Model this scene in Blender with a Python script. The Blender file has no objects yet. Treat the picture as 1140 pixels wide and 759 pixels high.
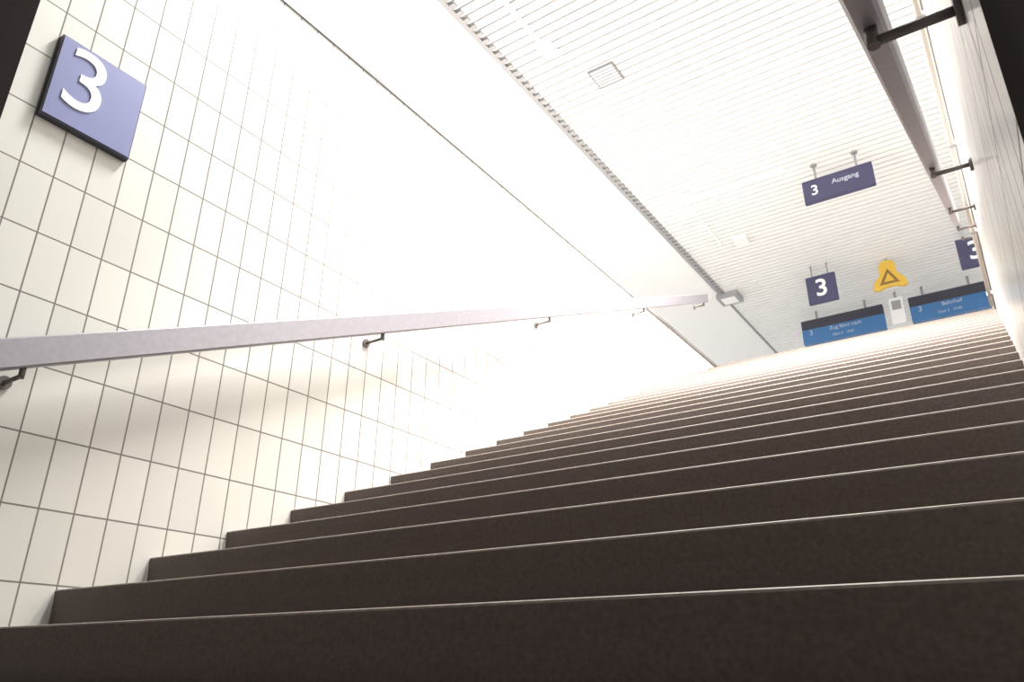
import bpy, bmesh, math
from mathutils import Matrix, Vector
sc=bpy.context.scene
sc.view_settings.view_transform='Standard'
RUN,RISE,W,TOP=0.32,0.1434,2.8963,3.4416
ZC=6.05

# ---------------------------------------------------------------- materials
def mat(name,col,rough=.5,metal=0.,noise=0.,scale=8.,spec=.5,bump=0.,emit=0.):
    m=bpy.data.materials.new(name);m.use_nodes=True;nt=m.node_tree;b=nt.nodes['Principled BSDF']
    b.inputs['Base Color'].default_value=(*col,1);b.inputs['Roughness'].default_value=rough
    b.inputs['Metallic'].default_value=metal;b.inputs['Specular IOR Level'].default_value=spec
    if noise or bump:
        g=nt.nodes.new('ShaderNodeNewGeometry');n=nt.nodes.new('ShaderNodeTexNoise');n.inputs['Scale'].default_value=scale;n.inputs['Detail'].default_value=6
        nt.links.new(g.outputs['Position'],n.inputs['Vector'])
        if noise:
            r=nt.nodes.new('ShaderNodeMapRange');r.inputs[1].default_value=.3;r.inputs[2].default_value=.7
            r.inputs[3].default_value=1-noise;r.inputs[4].default_value=1+noise
            nt.links.new(n.outputs['Fac'],r.inputs[0])
            mx=nt.nodes.new('ShaderNodeVectorMath');mx.operation='SCALE';mx.inputs[0].default_value=col
            nt.links.new(r.outputs[0],mx.inputs['Scale']);nt.links.new(mx.outputs[0],b.inputs['Base Color'])
        if bump:
            bp=nt.nodes.new('ShaderNodeBump');bp.inputs['Strength'].default_value=bump;bp.inputs['Distance'].default_value=.004
            nt.links.new(n.outputs['Fac'],bp.inputs['Height']);nt.links.new(bp.outputs[0],b.inputs['Normal'])
    return m
def tile_mat(name,col,mortar,tw,th,oy,oz,gap=.006):
    m=bpy.data.materials.new(name);m.use_nodes=True;nt=m.node_tree;b=nt.nodes['Principled BSDF']
    N=nt.nodes.new;Lk=nt.links.new
    g=N('ShaderNodeNewGeometry');s=N('ShaderNodeSeparateXYZ');Lk(g.outputs['Position'],s.inputs[0])
    def line(out,w,o):
        a=N('ShaderNodeMath');a.operation='SUBTRACT';Lk(out,a.inputs[0]);a.inputs[1].default_value=o-100*w
        d=N('ShaderNodeMath');d.operation='DIVIDE';Lk(a.outputs[0],d.inputs[0]);d.inputs[1].default_value=w
        f=N('ShaderNodeMath');f.operation='FRACT';Lk(d.outputs[0],f.inputs[0])
        c=N('ShaderNodeMath');c.operation='LESS_THAN';Lk(f.outputs[0],c.inputs[0]);c.inputs[1].default_value=gap/w
        fl=N('ShaderNodeMath');fl.operation='FLOOR';Lk(d.outputs[0],fl.inputs[0])
        return c.outputs[0],fl.outputs[0]
    a,fa=line(s.outputs[1],tw,oy);c,fc=line(s.outputs[2],th,oz)
    mx=N('ShaderNodeMath');mx.operation='MAXIMUM';Lk(a,mx.inputs[0]);Lk(c,mx.inputs[1])
    cb=N('ShaderNodeCombineXYZ');Lk(fa,cb.inputs[0]);Lk(fc,cb.inputs[1])
    wn=N('ShaderNodeTexWhiteNoise');Lk(cb.outputs[0],wn.inputs['Vector'])
    mr=N('ShaderNodeMapRange');mr.inputs[3].default_value=.93;mr.inputs[4].default_value=1.03;Lk(wn.outputs['Value'],mr.inputs[0])
    sc_=N('ShaderNodeVectorMath');sc_.operation='SCALE';sc_.inputs[0].default_value=col;Lk(mr.outputs[0],sc_.inputs['Scale'])
    mc=N('ShaderNodeMix');mc.data_type='RGBA';Lk(mx.outputs[0],mc.inputs[0]);Lk(sc_.outputs[0],mc.inputs[6]);mc.inputs[7].default_value=(*mortar,1)
    Lk(mc.outputs[2],b.inputs['Base Color'])
    rr=N('ShaderNodeMapRange');rr.inputs[3].default_value=.22;rr.inputs[4].default_value=.8;Lk(mx.outputs[0],rr.inputs[0]);Lk(rr.outputs[0],b.inputs['Roughness'])
    bp=N('ShaderNodeBump');bp.invert=True;bp.inputs['Strength'].default_value=.4;bp.inputs['Distance'].default_value=.002;Lk(mx.outputs[0],bp.inputs['Height']);Lk(bp.outputs[0],b.inputs['Normal'])
    return m
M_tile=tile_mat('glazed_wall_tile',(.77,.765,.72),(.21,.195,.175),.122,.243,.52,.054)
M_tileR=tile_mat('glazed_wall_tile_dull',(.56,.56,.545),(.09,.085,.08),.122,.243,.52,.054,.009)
M_dark=mat('dark_jamb',(.03,.026,.026),.9,spec=0)
M_stone=mat('stair_granite',(.122,.100,.090),.6,noise=.16,scale=110,bump=.15,spec=.25)
M_nose=mat('stair_nosing',(.19,.16,.14),.6,noise=.2,scale=50,spec=.3)
M_floor=mat('platform_concrete',(.68,.67,.65),.7,noise=.1,scale=3)
M_tfloor=mat('underpass_floor',(.14,.13,.125),.6,noise=.3,scale=30)
M_white=mat('white_plaster',(.88,.88,.88),.7,noise=.01,scale=3)
M_slat=mat('ceiling_slat',(.86,.86,.855),.5)
M_gap=mat('ceiling_gap',(.22,.22,.23),.8)
M_trim=mat('grey_trim',(.34,.34,.35),.5,metal=.1)
M_steel=mat('brushed_steel',(.35,.34,.38),.42,metal=.6,noise=.05,scale=40)
M_brk=mat('bracket_steel',(.15,.135,.13),.5,metal=.3)
M_edge=mat('edge_trim',(.20,.20,.21),.5)
M_pipe=mat('painted_pipe',(.50,.48,.44),.5)
M_blue=mat('sign_blue',(.21,.23,.44),.35)
M_navy=mat('sign_navy',(.06,.06,.13),.4)
M_frame=mat('sign_frame',(.04,.04,.06),.5)
M_cyan=mat('board_blue',(.05,.17,.39),.4)
M_txt=mat('sign_white',(.88,.88,.9),.5)
M_btxt=mat('board_lettering',(.5,.55,.65),.5)
M_yel=mat('warning_yellow',(.72,.46,.06),.5)
M_brn=mat('warning_dark',(.25,.14,.04),.6)
M_fill=mat('fill_lamp_housing',(.9,.9,.9),.5)  # casing of the added, unseen fill lamps

# ---------------------------------------------------------------- builder
class MB:
    def __init__(s): s.bm=bmesh.new();s.m=[]
    def mi(s,m):
        if m not in s.m:s.m.append(m)
        return s.m.index(m)
    def add(s,verts,faces,m,mats=None):
        v=[s.bm.verts.new(c) for c in verts]
        for k,f in enumerate(faces):
            fc=s.bm.faces.new([v[i] for i in f]);fc.material_index=s.mi(mats[k] if mats else m)
    def box(s,a,b,m,bev=0,M=None):
        t=bmesh.new();bmesh.ops.create_cube(t,size=1)
        for v in t.verts: v.co=Vector([(a[i]+b[i])/2+v.co[i]*(b[i]-a[i]) for i in range(3)])
        if bev: bmesh.ops.bevel(t,geom=t.edges[:],offset=bev,segments=2,affect='EDGES')
        s.merge(t,m,M)
    def merge(s,t,m,M=None):
        k=s.mi(m);mp={}
        for v in t.verts: mp[v]=s.bm.verts.new(M@v.co if M else v.co)
        for f in t.faces:
            n=s.bm.faces.new([mp[v] for v in f.verts]);n.material_index=k;n.smooth=f.smooth
        t.free()
    def cyl(s,p,q,r,m,seg=16,r2=None):
        p,q=Vector(p),Vector(q);d=q-p;t=bmesh.new()
        bmesh.ops.create_cone(t,cap_ends=True,segments=seg,radius1=r,radius2=r if r2 is None else r2,depth=d.length)
        for f in t.faces: f.smooth=len(f.verts)==4
        s.merge(t,m,Matrix.Translation((p+q)/2)@d.to_track_quat('Z','Y').to_matrix().to_4x4())
    def text(s,body,size,M,m,shear=0,bold=0.):
        c=bpy.data.curves.new('t','FONT');c.body=body;c.size=size;c.extrude=.003;c.align_x='CENTER';c.align_y='CENTER';c.shear=shear;c.offset=bold;c.resolution_u=6
        o=bpy.data.objects.new('t',c);sc.collection.objects.link(o);bpy.context.view_layer.update()
        me=bpy.data.meshes.new_from_object(o.evaluated_get(bpy.context.evaluated_depsgraph_get()));bpy.data.objects.remove(o)
        t=bmesh.new();t.from_mesh(me);s.merge(t,m,M)
    def poly(s,pts,y0,y1,m):   # polygon in XZ extruded along Y
        n=len(pts);v=[(x,y0,z) for x,z in pts]+[(x,y1,z) for x,z in pts]
        f=[list(range(n)),list(range(2*n-1,n-1,-1))]+[[i,i+n,(i+1)%n+n,(i+1)%n] for i in range(n)]
        s.add(v,f,m)
    def build(s,name):
        bmesh.ops.recalc_face_normals(s.bm,faces=s.bm.faces[:])
        me=bpy.data.meshes.new(name);s.bm.to_mesh(me);s.bm.free()
        for m in s.m: me.materials.append(m)
        o=bpy.data.objects.new(name,me);sc.collection.objects.link(o);return o

# ---------------------------------------------------------------- staircase
b=MB();pro=[]
for n in range(0,25):
    y,z=n*RUN,n*RISE
    pro+=[(y+.006,z-RISE),(y+.004,z-.06),(y+.001,z-.03),(y,z-.006),(y+.0015,z-.002),(y+.005,z),(y+.035,z)]
pro.append((24*RUN+.25,TOP))
v=[];f=[];fm=[];e=.001
for (y,z) in pro: v+=[(e,y,z),(W-e,y,z)]
K=len(pro)
for i in range(K-1):
    f.append([2*i,2*i+1,2*i+3,2*i+2]);fm.append(M_nose if i%7 in(3,4,5) else M_stone)
b.add(v,f,None,fm)
b.build('staircase')

# ---------------------------------------------------------------- shell
b=MB();b.box((-.2,.0,-.6),(0,8,TOP-.03),M_tile);b.box((-.2,-6,-.6),(0,0,2.7),M_tile);b.build('wall_left')
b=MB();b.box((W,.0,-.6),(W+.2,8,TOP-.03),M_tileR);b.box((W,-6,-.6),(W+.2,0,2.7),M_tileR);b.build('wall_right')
b=MB();b.box((-.2,-6.2,-.6),(W+.2,-6,2.7),M_tile);b.build('wall_back')
b=MB();b.box((-.2,-.35,2.6),(W+.2,.05,TOP-.03),M_dark);b.box((0,-.35,-.14),(.008,.055,2.6),M_dark);b.box((W-.008,-.35,-.14),(W,-.062,2.6),M_dark);b.build('trim_portal')
b=MB();b.box((-.2,-6.2,-.3),(W+.2,0,-.1434),M_tfloor);b.build('floor_underpass')
b=MB();b.box((-.2,-6.2,2.6),(W+.2,-.35,2.75),M_white);b.build('ceiling_underpass')
b=MB()
b.box((-6,-6.2,TOP-.25),(-.2,22,TOP),M_floor);b.box((W+.2,-6.2,TOP-.25),(9,22,TOP),M_floor)
b.box((-.2,7.9,TOP-.25),(W+.2,22,TOP-.0005),M_floor);b.box((-.2,-6.2,TOP-.03),(W+.2,-.2,TOP),M_floor)
b.build('floor')
b=MB()
for x0,x1 in ((-.22,.012),(W-.012,W+.22)):
    b.box((x0,-.2,TOP-.03),(x1,7.7,TOP+.004),M_edge)
b.build('trim_1')
b=MB();b.cyl((W-.03,.06,3.28),(W-.03,7.2,3.28),.016,M_pipe)
for k in range(6): b.box((W-.05,.4+k*1.3,3.262),(W,.43+k*1.3,3.298),M_trim)
b.build('conduit_pipe')

# ---------------------------------------------------------------- hall ceiling
b=MB();b.box((-6,1.2,ZC),(-.9,22,ZC+.2),M_white);b.box((-.9,1.2,ZC+.02),(9,22,ZC+.2),M_gap)
y=1.2
while y<21.9:
    b.box((-.88,y,ZC),(9,y+.088,ZC+.0195),M_slat);y+=.11
b.build('ceiling')
b=MB();b.box((-.93,1.2,ZC-.03),(-.88,11.0,ZC),M_trim)
y=1.2
while y<11: b.box((-.88,y,ZC-.028),(-.82,y+.055,ZC),M_trim);y+=.11
b.box((-.92,11,ZC-.012),(-.89,21,ZC),M_trim)
b.box((-.98,10.95,ZC-.09),(-.62,11.3,ZC),M_trim);b.box((-.92,11.0,ZC-.095),(-.68,11.25,ZC-.088),M_white)
b.build('ceiling_cable_tray')
b=MB();b.box((-.21,5.07,ZC-.02),(.09,5.37,ZC),M_gap);
for k in range(6): b.box((-.19,5.09+k*.045,ZC-.026),(.07,5.115+k*.045,ZC-.019),M_slat)
b.build('ceiling_vent')
b=MB();b.box((-.42,2.6,ZC-.03),(-.38,4.45,ZC),M_slat);b.box((-.46,4.45,ZC-.05),(-.3,4.62,ZC),M_slat);b.build('ceiling_conduit')
b=MB();b.box((-.28,8.0,ZC-.015),(1.05,8.02,ZC),M_slat);b.box((-.31,8.0,ZC-.015),(-.28,9.4,ZC),M_slat);b.box((-.28,9.37,ZC-.015),(-.1,9.4,ZC),M_slat);b.box((-.1,9.3,ZC-.05),(.1,9.5,ZC),M_slat);b.build('ceiling_conduit')

# ---------------------------------------------------------------- handrails
def rail(x0,x1,xw,sgn):
    b=MB();s=RISE/RUN;y0,y1=-.02,7.2
    hb,ht=.822,.936
    c=.006
    prof=[(x0+c,hb),(x1-c,hb),(x1,hb+c),(x1,ht-c),(x1-c,ht),(x0+c,ht),(x0,ht-c),(x0,hb+c)]
    v=[];f=[]
    for yy in (y0,y1): v+=[(px,yy,s*yy+pz) for px,pz in prof]
    for k in range(8): f.append([k,(k+1)%8,8+(k+1)%8,8+k])
    f.append(list(range(7,-1,-1)));f.append([8+k for k in range(8)])
    b.add(v,f,M_steel)
    xm=(x0+x1)/2
    for yy in (.31,1.97,3.68,5.4,7.1):
        zz=s*yy+hb
        b.cyl((xw,yy,zz-.028),(xw+sgn*.010,yy,zz-.028),.024,M_brk,20)
        b.cyl((xw,yy,zz-.028),(xm,yy,zz-.028),.008,M_brk)
        b.cyl((xm,yy,zz-.036),(xm,yy,zz+.004),.010,M_brk)
    return b.build('handrail')
rail(.100,.145,0,1)
rail(2.753,2.797,W,-1)

# ---------------------------------------------------------------- signs
b=MB();b.box((.0,.16,1.972),(.03,.517,2.36),M_frame);b.box((.03,.165,1.98),(.034,.512,2.355),M_blue)
Mw=Matrix.Translation((.036,.285,2.185))@Matrix(((0,0,1,0),(1,0,0,0),(0,1,0,0),(0,0,0,1)))
b.text('3',.40,Mw,M_txt,bold=0)
b.build('platform_number_sign')
def front(x,y,z): # text facing -Y
    return Matrix.Translation((x,y,z))@Matrix.Rotation(math.pi/2,4,'X')
b=MB();b.box((1.21,8.1,5.5),(2.04,8.16,5.83),M_navy,.006)
for x in (1.38,1.87): b.cyl((x,8.13,5.82),(x,8.13,ZC+.01),.014,M_trim);b.cyl((x,8.13,ZC-.02),(x,8.13,ZC+.01),.04,M_trim)
b.text('3',.2,front(1.35,8.098,5.66),M_txt,bold=.002);b.text('Ausgang',.095,front(1.72,8.098,5.71),M_btxt,bold=.001)
b.build('hanging_exit_sign')
for x in (.53,2.64):
    b=MB();b.box((x,10.8,5.38),(x+.44,10.86,5.85),M_navy,.006)
    for k in (.1,.34): b.cyl((x+k,10.83,5.84),(x+k,10.83,ZC+.01),.012,M_trim)
    b.text('3',.40,front(x+.22,10.797,5.62),M_txt,bold=.006)
    b.build('platform_number_sign')
for x0,x1,t in ((.0,1.35,'Zug fährt nach'),(1.75,2.88,'Bahnhof')):
    b=MB();b.box((x0,12.5,5.70),(x1,12.62,5.88),M_frame,.005);b.box((x0,12.49,5.43),(x1,12.62,5.70),M_cyan,.005)
    for k in (.2,.8): b.cyl((x0+(x1-x0)*k,12.56,5.85),(x0+(x1-x0)*k,12.56,ZC+.015),.02,M_trim)
    b.text('3',.13,front(x0+.15,12.487,5.63),M_btxt);b.text(t,.09,front((x0+x1)/2+.05,12.487,5.64),M_btxt);b.text('Gleis 3   10:42',.06,front((x0+x1)/2,12.487,5.51),M_btxt)
    b.build('departure_board')
b=MB();b.box((1.46,12.45,5.45),(1.68,12.6,5.92),M_white,.01);b.box((1.5,12.44,5.7),(1.64,12.455,5.86),M_trim);b.cyl((1.57,12.52,5.91),(1.57,12.52,ZC+.01),.02,M_trim);b.build('ceiling_speaker')
b=MB()
b.poly([(1.42,5.56),(1.50,5.53),(1.60,5.57),(1.74,5.57),(1.84,5.53),(1.91,5.56),(1.89,5.66),(1.79,5.78),(1.78,5.94),(1.73,6.01),(1.60,6.01),(1.55,5.94),(1.54,5.78),(1.44,5.66)],11.2,11.26,M_yel)
b.poly([(1.52,5.61),(1.81,5.61),(1.665,5.87)],11.195,11.2,M_brn)
b.poly([(1.59,5.65),(1.74,5.65),(1.665,5.79)],11.19,11.195,M_yel)
b.cyl((1.67,11.23,5.99),(1.67,11.23,ZC+.01),.02,M_trim)
b.build('warning_sign')

# ---------------------------------------------------------------- lights
w=bpy.data.worlds.new('sky');sc.world=w;w.use_nodes=True
w.node_tree.nodes['Background'].inputs[0].default_value=(1,.995,.98,1);w.node_tree.nodes['Background'].inputs[1].default_value=2.2
def fill_lamp(x,y,z,sx,sy,e,tilt,spread,col,zc):  # added fill source out of view: area light with casing and rods
    T=Matrix.Translation((x,y,z))@Matrix.Rotation(tilt,4,'X')
    b=MB();b.box((-sx/2-.04,-sy/2-.04,.01),(sx/2+.04,sy/2+.04,.08),M_fill,.01,T)
    for k in (-.35,.35): b.cyl((x+k*sx,y,z+.06),(x+k*sx,y,zc+.005),.02,M_trim)
    b.build('fill_lamp_body')
    l=bpy.data.lights.new('fill_light','AREA');l.shape='RECTANGLE';l.size=sx;l.size_y=sy;l.energy=e;l.color=col;l.spread=math.radians(spread)
    o=bpy.data.objects.new('fill_light',l);sc.collection.objects.link(o);o.matrix_world=T;return o
fill_lamp(1.2,3.7,5.83,1.6,.4,1060,math.radians(22),120,(1,.92,.84),ZC)  # added unseen fill: washes out the left wall, brightens the upper risers
fill_lamp(1.5,2.1,5.85,1.2,.4,290,0,140,(1,.99,.96),ZC)  # added unseen fill that brightens the near left wall
fill_lamp(1.5,-3.0,2.5,1.2,.2,14,0,180,(1,.96,.95),2.6)  # added fill behind the camera, lifts the dark lower risers

# ---------------------------------------------------------------- camera
a,t,r=.6024,.4088,.0095
F=Vector((-math.sin(a)*math.cos(t),math.cos(a)*math.cos(t),math.sin(t)));R0=Vector((math.cos(a),math.sin(a),0));U0=R0.cross(F)
R=math.cos(r)*R0+math.sin(r)*U0;U=-math.sin(r)*R0+math.cos(r)*U0
cam=bpy.data.cameras.new('camera');o=bpy.data.objects.new('camera',cam);sc.collection.objects.link(o)
o.matrix_world=Matrix(((R[0],U[0],-F[0],2.8327),(R[1],U[1],-F[1],-.7481),(R[2],U[2],-F[2],.0343),(0,0,0,1)))
cam.sensor_width=36;cam.lens=857.88/1140*36;cam.clip_start=.01
sc.camera=o
